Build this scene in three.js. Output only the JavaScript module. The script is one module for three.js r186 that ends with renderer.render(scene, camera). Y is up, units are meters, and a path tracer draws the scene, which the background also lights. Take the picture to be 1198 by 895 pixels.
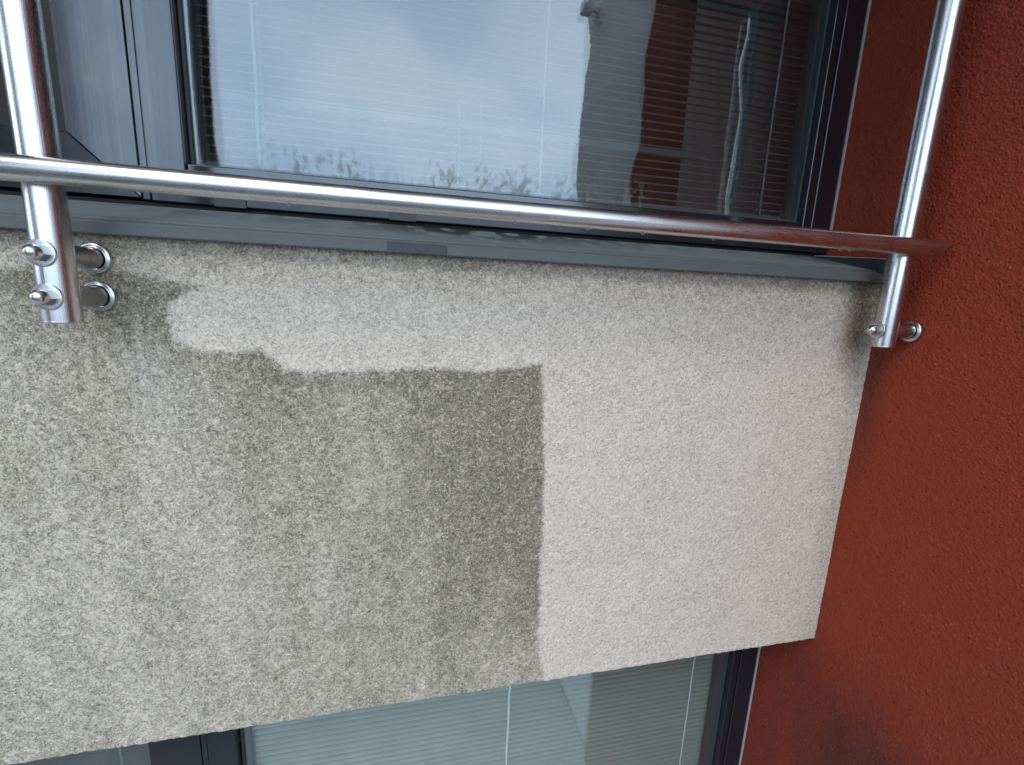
import * as THREE from 'three';
import { RoundedBoxGeometry } from 'three/addons/geometries/RoundedBoxGeometry.js';
import { mergeGeometries } from 'three/addons/utils/BufferGeometryUtils.js';

// ------------------------------------------------------------------ camera, sky, sun, exposure
const W = 1024, H = 765;
const scene = new THREE.Scene();
const camera = new THREE.PerspectiveCamera(80.86, W / H, 0.02, 2000);
camera.position.set(-1.4056, -0.0878, 1.1103);
camera.rotation.set(-0.19149, -0.23153, 0.04414, 'YXZ');
scene.add(camera);

const renderer = new THREE.WebGLRenderer({ antialias: true });
renderer.setSize(W, H);
renderer.toneMapping = THREE.LinearToneMapping;
renderer.toneMappingExposure = 2.26;
renderer.shadowMap.enabled = true;
renderer.shadowMap.type = THREE.PCFSoftShadowMap;

// seeded hash and noise helpers
function hash(x, y, s) { let h = Math.imul(x | 0, 374761393) ^ Math.imul(y | 0, 668265263) ^ Math.imul(s | 0, 1274126177); h = Math.imul(h ^ (h >>> 13), 1103515245); h ^= h >>> 16; return (h >>> 0) / 4294967296; }
const fade = t => t * t * (3 - 2 * t);
function noise(x, y, s = 0) {
  const xi = Math.floor(x), yi = Math.floor(y), u = fade(x - xi), v = fade(y - yi);
  const a = hash(xi, yi, s), b = hash(xi + 1, yi, s), c = hash(xi, yi + 1, s), d = hash(xi + 1, yi + 1, s);
  return a + (b - a) * u + (c - a) * v + (a - b - c + d) * u * v;
}
function fbm(x, y, o = 4, s = 0) { let r = 0, a = .5, n = 0; for (let i = 0; i < o; i++) { r += a * noise(x, y, s + i); n += a; x = x * 2.03 + 7.1; y = y * 2.03 + 3.7; a *= .5; } return r / n; }
const clamp = (v, a = 0, b = 1) => Math.max(a, Math.min(b, v));
const smooth = (a, b, v) => { const t = clamp((v - a) / (b - a)); return t * t * (3 - 2 * t); };
const mix = (a, b, t) => a + (b - a) * t;
let seed = 20417; const rnd = () => { seed = (Math.imul(seed, 1664525) + 1013904223) >>> 0; return seed / 4294967296; };
function worley(x, y, s) {                                   // [F1, F2, id of the nearest cell]
  const xi = Math.floor(x), yi = Math.floor(y); let f1 = 9, f2 = 9, id = 0;
  for (let j = -1; j <= 1; j++) for (let i = -1; i <= 1; i++) {
    const cx = xi + i, cy = yi + j, px = cx + .1 + .8 * hash(cx, cy, s), py = cy + .1 + .8 * hash(cx, cy, s + 91);
    const d = (px - x) ** 2 + (py - y) ** 2;
    if (d < f1) { f2 = f1; f1 = d; id = hash(cx, cy, s + 17); } else if (d < f2) f2 = d;
  }
  return [Math.sqrt(f1), Math.sqrt(f2), id];
}
const toS = v => Math.round(255 * clamp(v <= .0031308 ? 12.92 * v : 1.055 * Math.pow(v, 1 / 2.4) - .055));
function dataTex(w, h, fn, srgb, wrap = THREE.ClampToEdgeWrapping) {   // fn(i, j) -> [r, g, b, a?] with j = 0 at v = 0
  const d = new Uint8Array(w * h * 4);
  for (let j = 0, k = 0; j < h; j++) for (let i = 0; i < w; i++, k += 4) {
    const c = fn(i, j);
    for (let n = 0; n < 3; n++) d[k + n] = srgb ? toS(c[n]) : Math.round(255 * clamp(c[n]));
    d[k + 3] = 255;
  }
  const t = new THREE.DataTexture(d, w, h, THREE.RGBAFormat);
  t.magFilter = THREE.LinearFilter; t.minFilter = THREE.LinearMipmapLinearFilter; t.generateMipmaps = true;
  t.wrapS = t.wrapT = wrap; if (srgb) t.colorSpace = THREE.SRGBColorSpace;
  t.needsUpdate = true; return t;
}

// overcast sky: high bright cloud with soft bluish mottling
{
  const w = 512, h = 256, d = new Float32Array(w * h * 4);
  for (let j = 0; j < h; j++) for (let i = 0; i < w; i++) {
    const el = (j + .5) / h * Math.PI - Math.PI / 2, az = (i + .5) / w * Math.PI * 2;
    const dx = Math.cos(el) * Math.cos(az), dz = Math.cos(el) * Math.sin(az), dy = Math.sin(el);
    let r, g, b;
    if (dy > -.02) {
      const q = 1 / (Math.max(dy, 0) + .35);
      const c = fbm(dx * q * 2.2 + 11, dz * q * 2.2 + 5, 5, 3), big = fbm(dx * q * .8 + 2, dz * q * .8 + 9, 3, 30);
      const L = mix(1.68, .82, smooth(.25, .95, dy)) * (.88 + .12 * smooth(.2, .8, c) + .12 * (big - .5));
      const white = smooth(.2, .85, c);
      r = L * mix(.6, .77, white); g = L * mix(.83, .94, white); b = L * mix(1.14, 1.14, white);
    } else { r = .1; g = .1; b = .1; }
    const k = (j * w + i) * 4; d[k] = r; d[k + 1] = g; d[k + 2] = b; d[k + 3] = 1;
  }
  const t = new THREE.DataTexture(d, w, h, THREE.RGBAFormat, THREE.FloatType);
  t.mapping = THREE.EquirectangularReflectionMapping; t.magFilter = THREE.LinearFilter; t.needsUpdate = true;
  scene.background = t; scene.environment = t;
}
const sun = new THREE.DirectionalLight(new THREE.Color(1, .93, .83), .5);
sun.position.set(-6, 11, 8); sun.target.position.set(-1, -.3, 0);
sun.castShadow = true; sun.shadow.radius = 40; sun.shadow.mapSize.set(2048, 2048);
Object.assign(sun.shadow.camera, { left: -7, right: 7, top: 7, bottom: -7, near: 1, far: 40 });
scene.add(sun, sun.target);

// ------------------------------------------------------------------ names, tags, small builders
const taken = {};
function numbered(n) { taken[n] = (taken[n] ?? -1) + 1; return taken[n] ? n + '_' + String(taken[n]).padStart(3, '0') : n; }
function thing(name, label, category, pos = [0, 0, 0], group) {
  const o = new THREE.Group(); o.name = numbered(name); o.position.set(...pos); o.userData = { label, category, kind: 'thing' };
  if (group) o.userData.group = group;
  scene.add(o); return o;
}
function part(name, geo, mat, parent, pos) {
  const m = new THREE.Mesh(geo, mat); m.name = name; m.castShadow = m.receiveShadow = true;
  if (pos) m.position.set(...pos);
  parent.add(m); return m;
}
function struct(name, geo, mat, label) {
  const m = part(numbered(name), geo, mat, scene); m.userData = { kind: 'structure', label }; return m;
}
function metreUV(g) {                                        // uv in metres from position and dominant normal
  if (g.index) g = g.toNonIndexed();
  const p = g.attributes.position, n = g.attributes.normal, uv = new Float32Array(p.count * 2);
  for (let i = 0; i < p.count; i++) {
    const ax = Math.abs(n.getX(i)), ay = Math.abs(n.getY(i)), az = Math.abs(n.getZ(i));
    const [a, b] = az >= ax && az >= ay ? [p.getX(i), p.getY(i)] : ax >= ay ? [p.getZ(i), p.getY(i)] : [p.getX(i), p.getZ(i)];
    uv[i * 2] = a; uv[i * 2 + 1] = b;
  }
  g.setAttribute('uv', new THREE.BufferAttribute(uv, 2)); return g;
}
function box(x0, x1, y0, y1, z0, z1, r = .002) {             // rounded box between two corners, uv in metres
  const g = r ? new RoundedBoxGeometry(x1 - x0, y1 - y0, z1 - z0, 2, r) : new THREE.BoxGeometry(x1 - x0, y1 - y0, z1 - z0);
  g.translate((x0 + x1) / 2, (y0 + y1) / 2, (z0 + z1) / 2); return metreUV(g);
}

// ------------------------------------------------------------------ materials
const std = (c, roughness, metalness = 0, extra = {}) => new THREE.MeshStandardMaterial({ color: new THREE.Color().setRGB(...c), roughness, metalness, ...extra });
const phys = (c, roughness, metalness = 0, extra = {}) => new THREE.MeshPhysicalMaterial({ color: new THREE.Color().setRGB(...c), roughness, metalness, ...extra });
const rep = (t, x, y) => { const c = t.clone(); c.wrapS = c.wrapT = THREE.RepeatWrapping; c.repeat.set(x, y); c.needsUpdate = true; return c; };

// brushed steel: fine streaks along u plus blotches of handling dirt
const steelRough = dataTex(512, 512, (i, j) => { const v = .55 + .3 * (noise(i / 90, j / 2, 5) - .5) + .35 * (fbm(i / 60, j / 60, 4, 9) - .5) + .15 * (noise(i / 3, j / 1.3, 7) - .5); return [v, v, v]; }, false, THREE.RepeatWrapping);
const steelBump = dataTex(512, 512, (i, j) => { const v = .5 + .5 * (noise(i / 70, j / 1.6, 15) - .5) + .3 * (fbm(i / 50, j / 25, 3, 19) - .5); return [v, v, v]; }, false, THREE.RepeatWrapping);
const steel = phys([.58, .555, .535], .48, 1, { roughnessMap: steelRough, bumpMap: steelBump, bumpScale: .00012 });
const steelDull = phys([.42, .4, .38], .55, 1, { roughnessMap: steelRough });
const steelBright = phys([.6, .58, .56], .46, 1, { roughnessMap: steelRough });

const dustRough = dataTex(512, 512, (i, j) => { const v = .5 + .55 * (fbm(i / 40, j / 40, 5, 21) - .5) + .2 * (noise(i / 4, j / 4, 25) - .5); return [v, v, v]; }, false, THREE.RepeatWrapping);
const frameMat = phys([.01, .011, .0145], .3, 0, { roughnessMap: rep(dustRough, 2, 2), clearcoat: 1, clearcoatRoughness: .1 });
const sashMat = phys([.012, .014, .018], .4, 0, { roughnessMap: rep(dustRough, 2, 2), specularIntensity: .8 });
const runs = dataTex(512, 256, (i, j) => { const s = smooth(.5, .8, noise(i / 7, j / 260, 451)) * .6 + smooth(.55, .85, noise(i / 2.2, j / 200, 452)) * .5 + .3 * smooth(60, 10, j) * fbm(i / 20, j / 12, 3, 455); return [mix(.016, .055, s), mix(.018, .058, s), mix(.022, .06, s)]; }, true, THREE.RepeatWrapping);
const stileMat = phys([1, 1, 1], .24, 0, { map: rep(runs, 1.6, .8), roughnessMap: rep(dustRough, 2, 2), ior: 1.45, clearcoat: .75, clearcoatRoughness: .1 });
const rebateMat = std([.04, .045, .047], .6);
const rubberMat = std([.03, .033, .035], .6);

// wavy float glass (the waves bend what it mirrors)
const glassWave = dataTex(256, 256, (i, j) => { const v = .5 + .8 * (fbm(i / 42, j / 60, 2, 41) - .5); return [v, v, v]; }, false, THREE.RepeatWrapping);
const glass = phys([.6, .66, .66], 0, 0, { transmission: 1, thickness: 0, ior: 1.96, bumpMap: rep(glassWave, 1, 1), bumpScale: .003 });
const glassClear = phys([.93, .97, .96], 0, 0, { transmission: 1, thickness: 0, ior: 1.96, bumpMap: rep(glassWave, .5, .5), bumpScale: .002 });
const glassInner = phys([.6, .66, .66], 0, 0, { transmission: 1, thickness: 0, ior: 1.96, bumpMap: rep(glassWave, .8, .9), bumpScale: .0022 });

// ------------------------------------------------------------------ beige rough-cast spandrel
const PX = 2.5, PS = 1.42, PTOP = .03, PBOT = -1.24;        // metres covered by the maps: along x and down the profile
const TW = 2048, TH = 1024;
const DIRT = [[-3.4, -.085], [-2.188, -.081], [-2.14, -.075], [-2.06, -.074], [-1.981, -.078], [-1.872, -.094], [-1.83, -.097], [-1.873, -.114], [-1.902, -.136], [-1.909, -.178], [-1.894, -.218], [-1.851, -.242], [-1.8, -.239], [-1.736, -.231], [-1.714, -.248], [-1.678, -.277], [-1.641, -.283], [-1.493, -.278], [-1.357, -.275], [-1.214, -.277], [-1.139, -.272], [-1.066, -.262], [-1.064, -.315], [-1.052, -.432], [-1.038, -.655], [-1.034, -.895], [-1.031, -1.065], [-1.023, -1.139], [-.999, -1.245], [-.995, -1.6], [-3.4, -1.6]];
function dirtDist(x, y) {                                    // > 0 inside the unwashed area
  let d = 9, inside = false;
  for (let i = 0, j = DIRT.length - 1; i < DIRT.length; j = i++) {
    const [ax, ay] = DIRT[j], [bx, by] = DIRT[i], ex = bx - ax, ey = by - ay;
    const t = clamp(((x - ax) * ex + (y - ay) * ey) / (ex * ex + ey * ey)), qx = x - ax - t * ex, qy = y - ay - t * ey;
    d = Math.min(d, qx * qx + qy * qy);
    if ((ay > y) !== (by > y) && x < ex * (y - ay) / ey + ax) inside = !inside;
  }
  return (inside ? 1 : -1) * Math.sqrt(d);
}
const castH = new Float32Array(TW * TH);
for (let j = 0; j < TH; j++) for (let i = 0; i < TW; i++) {
  const x = i / TW * PX, y = j / TH * PS, wx = x + .011 * (fbm(x * 80, y * 80, 2, 50) - .5), wy = y + .011 * (fbm(x * 60, y * 60, 2, 60) - .5);
  const [f1, f2, id] = worley(wx * 165, wy * 200, 70);
  const g1 = smooth(.2, .75, fbm(x * 140, y * 140, 2, 61)), g2 = smooth(.25, .75, fbm(x * 160 + 5, y * 160, 2, 63));
  const crackW = smooth(.22, .02, f2 - f1) * g1, n2 = noise(wx * 260, wy * 300, 81), crackN = smooth(.13, .01, Math.abs(n2 - .5)) * g2;
  castH[j * TW + i] = clamp(.7 + .16 * (id - .5) - .5 * crackW - .42 * crackN + .34 * (noise(x * 350, y * 350, 83) - .5) + .1 * (fbm(x * 60, y * 60, 2, 66) - .5));
}
const castAt = (x, s) => { const u = Math.abs((x + PX) / PX), i = clamp(Math.round(u * TW), 0, TW - 1), j = clamp(Math.round((PS - s) / PS * TH), 0, TH - 1); return castH[j * TW + i]; };
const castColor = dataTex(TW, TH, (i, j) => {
  const x = i / TW * PX - PX, s = PS - j / TH * PS, y = PTOP - s, h = castH[j * TW + i];
  const wob = .008 * (fbm(x * 22, y * 22, 2, 101) - .5) + .009 * (noise(x * 170, y * 170, 105) - .5);
  const dd = dirtDist(x, y) + wob, m = smooth(-.008, .012, dd);
  const streak = fbm(x * 13, y * 2.2, 4, 110), blot = fbm(x * 7, y * 6, 4, 120), fineb = fbm(x * 60, y * 60, 3, 130);
  // how thick the grime lies in the unwashed part
  let k = .53 + .36 * (streak - .5) + .14 * (blot - .5) + .1 * (fbm(x * 40, y * 16, 3, 125) - .5);
  k += .34 * Math.exp(-(((x + 1.15) / .24) ** 2)) * smooth(-1.25, -.75, y) + .12 * Math.exp(-(((x + 1.7) / .35) ** 2)) * smooth(-.62, -.3, y);
  k += .26 * Math.exp(-(((x + 1.92) / .13) ** 2 + ((y + .14) / .1) ** 2)) + .2 * smooth(-.13, -.06, y) * smooth(-1.75, -1.9, x);
  k -= .04 * smooth(-1.5, -2.1, x) * smooth(-.4, -.8, y);
  k += .25 * smooth(.09, 0, dd) * (y < -.2 ? .35 : .7);
  k -= .34 * Math.exp(-(((x + 1.955 + .02 * noise(y * 6, 2, 5)) / .035) ** 2)) * smooth(-.75, -.2, y) * (.5 + .6 * noise(x * 90, y * 3, 8));
  // rest of the wall: grime and painted shade under the sill, darker by the corner
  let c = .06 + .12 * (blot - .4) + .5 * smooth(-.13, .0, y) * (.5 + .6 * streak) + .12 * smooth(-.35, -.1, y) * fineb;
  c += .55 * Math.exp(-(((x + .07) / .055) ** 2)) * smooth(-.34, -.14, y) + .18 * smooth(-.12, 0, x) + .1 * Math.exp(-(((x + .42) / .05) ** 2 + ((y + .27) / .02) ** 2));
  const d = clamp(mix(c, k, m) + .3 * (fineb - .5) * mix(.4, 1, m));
  const crev = 1 - h, lod = clamp(d * 1.22) * (1 - .5 * smooth(.68, .84, h));
  const pit = smooth(.36, .68, crev);
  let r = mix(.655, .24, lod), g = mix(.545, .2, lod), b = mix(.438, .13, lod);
  const dark = pit * mix(.34, .9, lod);
  r = mix(r, .075, dark); g = mix(g, .069, dark); b = mix(b, .052, dark);
  const sp = noise(x * 300, y * 300, 140) > .93 && noise(x * 22, y * 22, 144) > .62 ? .55 : 1;
  const tone = (.82 + .36 * noise(x * 290, y * 290, 150)) * (m > .5 ? sp : 1);
  return [r * tone, g * tone, b * tone];
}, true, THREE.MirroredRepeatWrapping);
const castBump = dataTex(TW, TH, (i, j) => { const v = castH[j * TW + i]; return [v, v, v]; }, false, THREE.MirroredRepeatWrapping);
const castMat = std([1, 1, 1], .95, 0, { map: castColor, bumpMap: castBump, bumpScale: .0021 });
{
  const prof = [];                                           // front face down, a tight round, then the soffit back to the window
  const R0 = .006;
  for (let y = PTOP; y > PBOT + R0 + .002; y -= .004) prof.push([y, 0, 0, 1]);
  for (let a = 0; a <= 4; a++) { const t = a / 4 * Math.PI / 2; prof.push([PBOT + R0 - R0 * Math.sin(t), -R0 + R0 * Math.cos(t), -Math.sin(t), Math.cos(t)]); }
  for (let z = -.012; z > -.2; z -= .012) prof.push([PBOT, z, -1, 0]);
  const xs = []; for (let x = -3.28; x < -2.6; x += .02) xs.push(x); for (let x = -2.6; x < .001; x += .004) xs.push(x); xs.push(.003);
  const nx = xs.length, ns = prof.length, P = new Float32Array(nx * ns * 3), U = new Float32Array(nx * ns * 2), idx = [];
  let s = 0;
  for (let q = 0; q < ns; q++) {
    if (q) s += Math.hypot(prof[q][0] - prof[q - 1][0], prof[q][1] - prof[q - 1][1]);
    for (let p = 0; p < nx; p++) {
      const x = xs[p], [y, z, ny, nz] = prof[q], k = q * nx + p;
      const d = .0014 * (castAt(x, s) - .5) + .003 * (fbm(x * 9, s * 9, 2, 200) - .5) + (q > ns - 24 ? .003 * (noise(x * 95, s * 50, 210) - .5) : 0);
      P[k * 3] = x; P[k * 3 + 1] = y + ny * d; P[k * 3 + 2] = z + nz * d;
      U[k * 2] = (x + PX) / PX; U[k * 2 + 1] = 1 - s / PS;
      if (p && q) idx.push(k - nx - 1, k - 1, k - nx, k - nx, k - 1, k);
    }
  }
  const g = new THREE.BufferGeometry();
  g.setAttribute('position', new THREE.BufferAttribute(P, 3)); g.setAttribute('uv', new THREE.BufferAttribute(U, 2)); g.setIndex(idx); g.computeVertexNormals();
  const t = thing('spandrel_wall', 'beige rough plastered wall band between the two windows, half washed clean and half grimy', 'wall');
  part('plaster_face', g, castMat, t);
  part('wall_core', box(-3.28, .2, PBOT + .012, .02, -.3, -.01, 0), std([.4, .38, .36], .9), t);
}

// ------------------------------------------------------------------ red rendered return wall
const RZ0 = -.3, RZ1 = 1.16, RW = 1024, RH = 2048, RY0 = -2.3, RY1 = 1.2;
const redH = new Float32Array(RW * RH);
for (let j = 0; j < RH; j++) for (let i = 0; i < RW; i++) {
  const z = i / RW * (RZ1 - RZ0), y = j / RH * (RY1 - RY0);
  const w = .012 * (fbm(z * 40, y * 40, 2, 300) - .5), [f1, , id] = worley(z * 120 + w * 120, y * 120, 320);
  const knob = id > .7 ? smooth(.4, .05, f1) * (.3 + (id - .7) * 2.3) : 0, hole = id < .06 ? smooth(.35, .1, f1) : 0;
  const n2 = fbm(z * 85 + w * 80, y * 62, 2, 332), rid = smooth(.16, .0, Math.abs(n2 - .5)) * smooth(.4, .65, fbm(z * 30, y * 30, 2, 338));
  redH[j * RW + i] = clamp(.36 + .3 * (fbm(z * 140, y * 140, 3, 340) - .5) + .3 * (noise(z * 340, y * 340, 345) - .5) + .4 * knob - .25 * hole + .13 * rid + .14 * (fbm(z * 30, y * 30, 2, 347) - .5));
}
const redBump = dataTex(RW, RH, (i, j) => { const v = redH[j * RW + i]; return [v, v, v]; }, false, THREE.MirroredRepeatWrapping);
const redColor = dataTex(RW, RH, (i, j) => {
  const z = RZ0 + i / RW * (RZ1 - RZ0), y = RY0 + j / RH * (RY1 - RY0), h = redH[j * RW + i];
  const big = fbm(z * 4, y * 2.4, 4, 350), mid = fbm(z * 22, y * 14, 4, 360);
  let dirtShade = .12 + .5 * (big - .45) + .35 * (mid - .5);
  dirtShade += .85 * Math.exp(-(((z - .2) / .17) ** 2 + ((y + 1.6) / .3) ** 2)) * (.5 + mid) + .35 * smooth(.1, -.2, z) * (.5 + .5 * mid);  // stain low down; last term paints the shade of the window recess
  dirtShade += .65 * Math.exp(-(((z - .025) / .03) ** 2)) * smooth(-.75, -.3, y) * smooth(.05, -.2, y);
  dirtShade += .25 * smooth(-1.25, -1.45, y) * (.4 + mid);
  dirtShade = clamp(dirtShade);
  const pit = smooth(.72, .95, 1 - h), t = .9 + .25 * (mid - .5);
  let r = mix(.268, .115, dirtShade) * t, g = mix(.038, .027, dirtShade) * t, b = mix(.0165, .0185, dirtShade) * t;
  const o = .55 * smooth(.5, .8, h); r = mix(r, .46, o); g = mix(g, .1, o); b = mix(b, .04, o);  // knob tops mixed toward orange: their glints are put into the colour
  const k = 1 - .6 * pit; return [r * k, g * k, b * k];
}, true, THREE.MirroredRepeatWrapping);
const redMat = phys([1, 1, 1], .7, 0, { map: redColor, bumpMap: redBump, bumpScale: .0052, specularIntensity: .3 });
{
  const t = thing('red_wall', 'dark red rough rendered wall returning forward at the right of both windows', 'wall');
  const g = box(0, .3, -3.92, 3.3, RZ0, RZ1, 0), p = g.attributes.position, n = g.attributes.normal, uv = g.attributes.uv;
  for (let i = 0; i < p.count; i++) { const a = Math.abs(n.getX(i)) > .5 ? p.getZ(i) : p.getX(i) + (n.getZ(i) > 0 ? RZ1 : RZ0); uv.setXY(i, (a - RZ0) / (RZ1 - RZ0), (p.getY(i) - RY0) / (RY1 - RY0)); }
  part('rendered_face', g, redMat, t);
}
struct('pale_wall', box(.06, .36, -3.92, 3.3, RZ1 + .002, 2.4, 0), std([.6, .56, .56], .9), 'pale grey wall beyond the red one');

// ------------------------------------------------------------------ windows
const ZF = -.212, ZG = -.25;
function windowUnit(name, label, y0, y1, yg0, yg0L, top, gOut, gIn, stileM, frameM) {
  const t = thing(name, label, 'window');
  const zb = -.30;
  // fixed light at the right: frame, beads, recessed pane
  part('bottom_frame', box(-2.012, -.004, y0 + .03, yg0 - .028, zb, ZF, .003), sashMat, t);
  part('shadow_gap', box(-3.2, -.006, y0 - .004, y0 + .029, zb + .01, ZF - .016, 0), std([.01, .01, .01], .8), t);
  part('top_frame', box(-2.012, -.004, top + .028, y1, zb, ZF, .003), frameM, t);
  part('side_frame', box(-.083, -.005, yg0 - .0265, top + .0265, zb, ZF - .001, .003), frameM, t);
  part('mullion', box(-2.0155, -1.9355, yg0 - .0265, top + .0265, zb, ZF - .001, .003), stileM, t);
  part('glazing_bead', box(-.114, -.0845, yg0 - .026, top + .026, zb, ZF - .006, .003), frameM, t);
  part('glazing_bead', box(-1.933, -.1155, yg0 - .026, yg0, zb, ZF - .007, .003), frameM, t);
  part('glazing_bead', box(-1.933, -.1155, top, top + .026, zb, ZF - .007, .003), frameM, t);
  const gk = (a, b, c, d) => part('gasket', box(a, b, c, d, ZG - .004, ZG + .006, .002), rubberMat, t);
  gk(-.121, -.1145, yg0, top); gk(-1.934, -1.926, yg0, top); gk(-1.926, -.121, yg0, yg0 + .006);
  const pane = (n, a, b, c, d, z, m) => { const g = new THREE.PlaneGeometry(b - a, d - c); g.translate((a + b) / 2, (c + d) / 2, z); return part(n, metreUV(g), m, t); };
  pane('pane', -1.9325, -.1155, yg0 + .001, top - .001, ZG, gOut); pane('inner_pane', -1.9325, -.1155, yg0 + .001, top - .001, ZG - .02, gIn);
  // dark spacer between the panes
  part('spacer', box(-.158, -.1155, yg0, top, ZG - .0185, ZG - .0015, 0), rebateMat, t); part('spacer', box(-1.9325, -1.908, yg0, top, ZG - .0185, ZG - .0015, 0), rebateMat, t);
  part('spacer', box(-1.908, -.158, yg0, yg0 + .012, ZG - .0185, ZG - .0015, 0), rebateMat, t);
  // casement at the left, standing a little prouder, with mitred corners
  const zc = ZF - .001, xr = -2.0328, xl = -3.2, xg = -2.172, xgl = -3.07;
  const bar = (pts, z1) => { const s = new THREE.Shape(pts.map(q => new THREE.Vector2(...q))); const g = new THREE.ExtrudeGeometry(s, { depth: .09, bevelEnabled: true, bevelSize: .0015, bevelThickness: .0015, bevelSegments: 1 }); g.translate(0, 0, z1 - .0915); return metreUV(g); };
  const e = .0022, yb = y0 + .034, yt = y1 - .004, yT = top - .02;
  part('casement_stile', bar([[xr - e, yb + 2 * e], [xr - e, yt - 2 * e], [xg + e, yT - e], [xg + e, yg0L + 2 * e]], zc), stileM, t);
  part('casement_rail', bar([[xr - 2 * e, yb + e], [xg, yg0L], [xgl, yg0L], [xl + 2 * e, yb + e]], zc), sashMat, t);
  part('casement_rail', bar([[xr - 2 * e, yt], [xl + 2 * e, yt], [xgl, yT], [xg, yT]], zc), frameM, t);
  part('casement_stile', bar([[xl + e, yb + 2 * e], [xgl - e, yg0L + 2 * e], [xgl - e, yT - e], [xl + e, yt - 2 * e]], zc), frameM, t);
  pane('casement_pane', xgl - .004, xg + .004, yg0L - .002, yT + .002, ZG + .004, glass); pane('casement_inner_pane', xgl - .004, xg + .004, yg0L - .002, yT + .002, ZG - .018, glassInner);
  part('gap_seal', box(-2.0325, -2.0165, yg0 - .027, y1 - .004, zb, ZF - .003, .002), stileM, t); part('gap_seal', box(-2.0325, -2.0165, y0 + .032, yg0 - .028, zb, ZF - .004, .002), sashMat, t);
  part('sealant_strip', box(-.0055, .0015, y0 + .1, y1, ZF - .01, ZF + .003, 0), std([.36, .3, .285], .8), t);
  return t;
}
const upper = windowUnit('upper_window', 'large dark framed window above the beige wall, mirroring the cloudy sky', .07, 1.72, .194, .236, 1.6, glass, glassInner, stileMat, frameMat);
const lower = windowUnit('lower_window', 'dark framed window below the beige wall, with closed pale blinds', -2.98, -1.262, -2.86, -2.82, -1.37, glassClear, glassClear, sashMat, sashMat);
for (const x of [-1.84, -1.42]) part('drain_cover', box(x - .036, x + .036, .098, .122, ZF - .002, ZF + .0045, .0015), std([.05, .052, .055], .7), upper);
// grime along the foot of the upper pane
{
  const a = dataTex(1024, 128, (i, j) => {
    const x = i / 1024 * 1.8, y = j / 128 * .16;
    const cl = Math.max(0, ...[[.24, .07], [.3, .045], [.36, .04], [.62, .05], [.72, .05], [.79, .03], [.85, .04], [.99, .055], [1.03, .05], [1.2, .04]].map(([c, w]) => Math.exp(-(((x - c) / w) ** 2))));
    let v = .5 * smooth(.02, .0, y) * (.4 + .6 * fbm(x * 40, y * 40, 3, 400)) + cl * smooth(.085 + .03 * noise(x * 60, 1, 3), .01, y) * smooth(.45, .75, fbm(x * 90, y * 60, 3, 410)) * 1.1;
    v += .05 * smooth(.14, 0, y) * fbm(x * 20, y * 9, 3, 420);
    v += .16 * smooth(.55, .8, noise(x * 170, y * 12, 431)) * smooth(.06, .0, y);
    v = .55 * clamp(v); return [v, v, v];
  }, false);
  const g = new THREE.PlaneGeometry(1.8, .16); g.translate(-1.026, .274, ZG + .0075);
  part('grime_film', g, std([.2, .195, .15], .9, 0, { alphaMap: a, transparent: true }), upper);
}
// inside the upper window: a pale rail behind the blind
part('inner_rail', box(-1.9, -.43, .384, .406, -.35, -.335, .003), std([.75, .76, .76], .5), upper);

// ------------------------------------------------------------------ venetian blinds
function slatGeo(len, w = .025, sag = .0036, th = .0005) {
  const s = new THREE.Shape(), n = 6, top = [], bot = [];
  for (let i = 0; i <= n; i++) { const t = i / n * 2 - 1; top.push([t * w / 2, sag * (1 - t * t) + th]); bot.push([t * w / 2, sag * (1 - t * t)]); }
  [...top, ...bot.reverse()].forEach(([x, y], i) => i ? s.lineTo(x, y) : s.moveTo(x, y));
  const g = new THREE.ExtrudeGeometry(s, { depth: len, bevelEnabled: false });
  g.rotateY(-Math.PI / 2); return g;                         // shape x -> z (outer edge at +z), length -> -x
}
function cordGeo(pts, r) { return new THREE.TubeGeometry(new THREE.CatmullRomCurve3(pts.map(p => new THREE.Vector3(...p))), 60, r, 5); }
function blind(label, x0, x1, y0, y1, tilt, mat, cords, z = -.292) {
  const t = thing('venetian_blind', label, 'blind', [0, 0, 0], 'venetian blinds in the two windows');
  const g = slatGeo(x1 - x0), pitch = .0225, n = Math.floor((y1 - y0 - .03) / pitch);
  for (let i = 0; i < n; i++) {
    const m = part('slat', g, mat, t, [x1, y0 + .03 + i * pitch, z]);
    m.rotation.x = tilt + (rnd() - .5) * .035; m.rotation.z = (rnd() - .5) * .0012; m.position.y += (rnd() - .5) * .0012;
  }
  part('bottom_rail', box(x0, x1, y0, y0 + .014, z - .012, z + .012, .003), mat, t);
  part('head_rail', box(x0, x1, y1 - .02, y1 + .01, z - .013, z + .013, .003), mat, t);
  for (const [x, r] of cords) for (const s of [1, -1]) {
    const pts = []; for (let i = 0; i <= 14; i++) pts.push([x + (rnd() - .5) * .003 + (s > 0 ? 0 : .006), mix(y0 + .01, y1, i / 14), z + s * .0145]);
    part('ladder_cord', cordGeo(pts, r), cordMat, t);
  }
  return t;
}
const cordMat = std([.8, .82, .8], .7);
const slatPale = std([.36, .38, .37], .5), slatTeal = std([.25, .285, .25], .5), slatTaupe = std([.085, .075, .062], .6);
const ub = blind('open venetian blind behind the wide upper pane, edges of its slats as thin lines', -1.915, -.13, .206, 1.6, .27, slatPale, [[-1.785, .0042], [-1.02, .003], [-.24, .0032]]);
for (const x of [-1.262, -1.2]) part('pull_cord', cordGeo([[x, .21, -.318], [x + .003, .32, -.318], [x, .46, -.318]], .0028), cordMat, ub);
blind('closed pale blue-green blind in the wide lower pane beside the red wall', -1.92, -.12, -2.85, -1.38, .34, slatTeal, [[-1.035, .004], [-.25, .0028]]);
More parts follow.
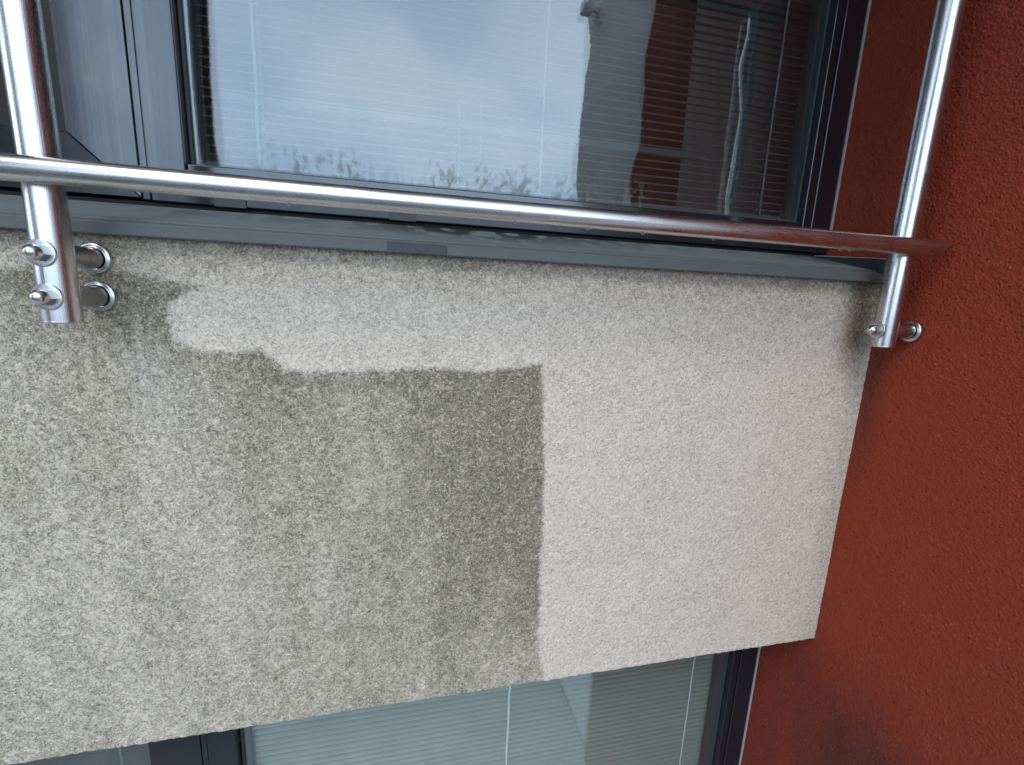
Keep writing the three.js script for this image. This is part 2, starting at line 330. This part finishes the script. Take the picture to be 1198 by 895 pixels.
blind('dark taupe blind in the narrow lower casement at bottom left', -3.06, -2.178, -2.8, -1.39, .95, slatTaupe, [[-2.285, .0035], [-2.9, .0035]]);
// curtain inside, seen between the slats at the right
{
  const g = new THREE.PlaneGeometry(.46, 1.7, 120, 8), p = g.attributes.position;
  for (let i = 0; i < p.count; i++) p.setZ(i, .02 * Math.sin(p.getX(i) * 34) + .006 * Math.sin(p.getX(i) * 81 + 1));
  const back = g.clone(); back.translate(0, 0, -.003); const k = mergeGeometries([g, back]); k.computeVertexNormals(); k.translate(-.2, .95, -.47);
  const c = part(numbered('curtain'), k, std([.8, .76, .68], .95), scene);
  c.userData = { kind: 'thing', label: 'pale beige curtain inside the upper window at its right end', category: 'curtain' };
}

// rooms behind the windows
const roomWall = std([.22, .2, .18], .9), roomFloor = std([.1, .08, .06], .6);
for (const [y0, y1, n] of [[-.9, 1.75, 'upper'], [-3.7, -1.27, 'lower']]) {
  struct('room_wall', box(-3.4, .35, y0 - .1, y1 + .1, -4.2, -4.05, 0), roomWall, 'back wall of the ' + n + ' room');
  struct('room_wall', box(-3.55, -3.401, y0 - .1, y1 + .1, -4.2, -.302, 0), roomWall, 'left wall of the ' + n + ' room');
  struct('room_wall', box(.302, .45, y0 - .1, y1 + .1, -4.2, -.302, 0), roomWall, 'right wall of the ' + n + ' room');
  struct('room_floor', box(-3.4, .3, y0 - .1, y0, -4.04, -.31, 0), roomFloor, 'floor of the ' + n + ' room');
  struct('room_ceiling', box(-3.4, .3, y1, y1 + .1, -4.04, -.31, 0), std([.5, .5, .48], .9), 'ceiling of the ' + n + ' room');
}
// the rest of the facade, outside the picture
const beige = std([.5, .48, .45], .95);
struct('facade_wall', box(-3.6, -.003, 1.724, 3.3, -.3, 0, 0), beige, 'beige wall above the upper window');
struct('facade_wall', box(-3.6, -.003, -3.92, -2.984, -.3, 0, 0), beige, 'beige wall below the lower window');
struct('facade_wall', box(-7, -3.605, -3.92, 3.3, -.3, 0, 0), beige, 'beige wall left of the windows');
struct('facade_wall', box(-3.603, -3.205, -2.98, 1.72, -.3, -.001, 0), beige, 'beige pier left of the windows');
struct('roof', box(-7.1, .5, 3.302, 3.42, -4.3, .1, 0), beige, 'flat roof');

// ------------------------------------------------------------------ aluminium sill
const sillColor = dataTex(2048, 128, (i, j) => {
  const x = i / 2048 * 2.2, v = j / 128 * .28;               // v: metres from the back of the slope to the drip edge
  const blot = fbm(x * 14, v * 30, 4, 500), f = fbm(x * 120, v * 160, 3, 510);
  let d = .2 * (blot - .35) + .05 * (f - .5);
  d += smooth(.24, .02, v) * smooth(.36, .56, fbm(x * 26 + 3, v * 16, 4, 520)) * smooth(-.1, .5, noise(x * 3.1, 0, 530)) * .95;
  d += .4 * Math.exp(-(((v - .215) / .006) ** 2)) * (.4 + f);
  d = clamp(d); const k = .97 + .08 * (f - .5);
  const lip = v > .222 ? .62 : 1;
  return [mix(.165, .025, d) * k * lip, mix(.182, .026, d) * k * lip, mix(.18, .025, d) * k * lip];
}, true, THREE.ClampToEdgeWrapping);
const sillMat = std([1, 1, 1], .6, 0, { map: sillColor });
const sill = thing('window_sill', 'grey metal window sill sloping out over the beige wall', 'window sill');
{
  const prof = [[-.214, .088], [-.2, .0815], [-.01, .0345], [.006, .0315], [.0075, .0265], [.016, .0235], [.024, .0215], [.026, .0185], [.0265, -.002], [.025, -.0045], [.021, -.0045], [.0205, -.001], [.02, .014], [-.2, .062], [-.214, .066]];
  const x0 = -3.28, x1 = -.012, n = 200, P = [], U = [], I = []; let acc = 0; const vs = prof.map((q, i) => (i && (acc += Math.hypot(q[0] - prof[i - 1][0], q[1] - prof[i - 1][1])), acc));
  prof.forEach(([z, y], q) => { for (let i = 0; i <= n; i++) { const x = mix(x0, x1, i / n); P.push(x, y + .0008 * (noise(x * 2.2, q < 3 ? 0 : 1, 540) - .5), z + .0008 * (noise(x * 1.7, 7, 550) - .5)); U.push((x + 2.19) / 2.2, vs[q] / .28); } });
  for (let q = 1; q < prof.length; q++) for (let i = 0; i < n; i++) { const k = q * (n + 1) + i, l = k - n - 1; I.push(l, k, l + 1, l + 1, k, k + 1); }
  let g = new THREE.BufferGeometry(); g.setAttribute('position', new THREE.Float32BufferAttribute(P, 3)); g.setAttribute('uv', new THREE.Float32BufferAttribute(U, 2)); g.setIndex(I);
  g = g.toNonIndexed(); g.computeVertexNormals();
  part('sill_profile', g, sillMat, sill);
  const gm = std([.018, .02, .021], .8);
  const sh = new THREE.Shape([[.212, .076], [.212, .0875], [.012, .0665], [-.006, .062], [-.0235, .02], [-.0235, -.0025], [-.014, -.0025], [0, .02]].map(q => new THREE.Vector2(...q)));
  const ec = new THREE.ExtrudeGeometry(sh, { depth: .042, bevelEnabled: true, bevelSize: .0008, bevelThickness: .0008, bevelSegments: 1 }); ec.rotateY(Math.PI / 2); ec.translate(-.0465, 0, 0);
  part('end_cap', metreUV(ec), gm, sill);
  part('end_cap_lip', box(-.049, -.0025, .0, .002, -.106, .106, .0005).rotateX(.1047).translate(0, .0782, -.111), std([.34, .34, .34], .4), sill);  // pale colour stands in for the highlight along the cap edge
  part('joint_cover', box(-1.452, -1.318, -.0035, .0195, .0262, .0282, .0008), std([.05, .055, .058], .6), sill);
}

// ------------------------------------------------------------------ steel railing
const RT = .0212, RS = .0284;                                 // tube and sleeve radii
const railing = thing('steel_railing', 'brushed stainless steel railing with one long rail and two posts bolted to the walls', 'railing');
const PL = [-2.024, .116], PR = [-.0995, .108], YR = .0816, ZR = .16;
function tube(r, len, caps = true, seg = 48) {               // along +y from 0, rounded ends, uv in metres (u along the length)
  const e = .0025, pts = caps ? [[0.0001, 0], [r - e, 0], [r - e * .3, e * .3], [r, e], [r, len - e], [r - e * .3, len - e * .3], [r - e, len], [.0001, len]] : [[r, 0], [r, len]];
  const g = new THREE.LatheGeometry(pts.map(q => new THREE.Vector2(...q)), seg), uv = g.attributes.uv, p = g.attributes.position;
  for (let i = 0; i < uv.count; i++) { const a = uv.getX(i) * 2 * Math.PI * r; uv.setXY(i, p.getY(i) * 2.2, a * 9); }
  return g;
}
function railPart(y, z, x0, x1, name) { const g = tube(RT, x1 - x0); g.rotateZ(-Math.PI / 2); g.translate(x0, y, z); return part(name, g, steel, railing); }
railPart(YR, ZR, -3.4, -.045, 'rail');
railPart(1.05, ZR, -3.4, -.006, 'handrail');
for (const [[x, z], yb] of [[PL, -.173], [PR, -.186]]) {
  const g = tube(RS, 1.03 - yb); g.translate(x, yb, z); const post = part('post', g, steel, railing);
  const lip = new THREE.TorusGeometry(RS - .0012, .0016, 8, 48); lip.rotateX(Math.PI / 2); lip.translate(x, yb + .003, z); part('end_ring', lip, steelBright, post);
}
// a standoff: built along +z from the wall face at 0, turned for the red wall
function standoff(pos, turn, reach) {                         // reach: wall face to post axis
  const lathe = (pts, seg = 48) => { const g = new THREE.LatheGeometry(pts.map(q => new THREE.Vector2(...q)), seg); g.rotateX(Math.PI / 2); return g; };
  const o = new THREE.Group(); o.name = 'standoff'; o.position.set(...pos); o.rotation.y = turn; railing.add(o);
  part('flange', lathe([[.0001, 0], [.0285, 0], [.03, .0015], [.03, .0085], [.0285, .0105], [.0235, .0112], [.0225, .0118]]), steelBright, o);
  part('spacer_tube', lathe([[.0203, .011], [.0203, reach - RS * .45]]), steelDull, o);
  const f = reach + RS;
  part('saddle', lathe([[.0185, f - .02], [.0185, f - .001], [.0215, f + .001], [.0215, f + .003]]), steelDull, o);
  part('washer', lathe([[.007, f - .0012], [.022, f - .0012], [.0232, f], [.0232, f + .003], [.022, f + .0042], [.0075, f + .0042]]), steelBright, o);
  const hex = new THREE.CylinderGeometry(.0148, .0148, .0125, 6).toNonIndexed(); hex.computeVertexNormals(); hex.rotateX(Math.PI / 2); hex.rotateZ(.35); hex.translate(0, 0, f + .0103);
  part('nut', hex, steelDull, o);
  const dome = []; for (let i = 0; i <= 10; i++) { const a = i / 10 * Math.PI / 2; dome.push([.0001 + .0132 * Math.cos(a), f + .0165 + .0155 * Math.sin(a)]); }
  part('dome_cap', lathe(dome), steelBright, o);
}
standoff([PL[0], -.051, .001], 0, PL[1] - .001);
standoff([PL[0], -.126, .001], 0, PL[1] - .001);
standoff([-.002, -.139, PR[1]], -Math.PI / 2, -PR[0] - .002);
// rain drops hanging under the rail
{
  const dropMat = phys([1, 1, 1], .02, 0, { transmission: 1, thickness: .01, ior: 1.33 });
  for (const x of [-1.19, -1.03, -1.62, -.9, -.36, -.33, -.72]) {
    const g = new THREE.SphereGeometry(.0032, 14, 10); g.scale(1.25, .9, 1.1); g.translate(x, YR - RT - .0012, ZR + .001);
    part('rain_drop', g, dropMat, railing);
  }
}

// a small lamp on the pale wall, seen mirrored in the pane
{
  const t = thing('wall_lamp', 'small white lamp on a bracket on the far pale wall, mirrored in the glass', 'wall lamp', [.06, 2.15, 2.2]);
  part('bracket', box(-.05, -.001, -.03, -.01, -.01, .01, .003), std([.4, .4, .42], .5), t);
  part('lamp_housing', box(-.15, -.05, -.06, .03, -.09, .05, .01), std([.85, .85, .87], .3), t);
}

struct('shade_slab', box(-7, -.003, 1.9, 2.1, .002, 1.05, 0), std([.75, .74, .72], .9), 'unseen slab added over the upper window to shade the walls');  // overhead slab out of view, added to cut the sky light
// a brown block across the yard, far to the left: the narrow casement mirrors it
struct('neighbouring_block', box(-26, -9.4, -3.92, 12, 12, 12.9, 0), std([.2, .16, .145], .9), 'brown block across the yard');

// ------------------------------------------------------------------ ground
{
  const asphalt = dataTex(1024, 1024, (i, j) => { const v = .05 + .03 * (fbm(i / 40, j / 40, 4, 600) - .5) + .03 * (hash(i, j, 3) - .5); return [v * 1.05, v, v * .93]; }, true, THREE.RepeatWrapping);
  const g = new THREE.PlaneGeometry(1200, 1200); g.rotateX(-Math.PI / 2); g.translate(0, -3.92, 0);
  const pale = dataTex(512, 512, (i, j) => { const v = .36 + .16 * (fbm(i / 50, j / 50, 4, 610) - .5) + .06 * (hash(i, j, 4) - .5); return [v * 1.02, v, v * .95]; }, true, THREE.RepeatWrapping);
  struct('pavement', box(-12, .05, -3.92, -3.82, .002, 2.15, .01), std([1, 1, 1], .9, 0, { map: rep(pale, .5, .5) }), 'pale concrete apron along the foot of the house');
  struct('ground', metreUV(g), std([1, 1, 1], .6, 0, { map: rep(asphalt, .4, .4) }), 'damp asphalt ground');
}
renderer.render(scene, camera);
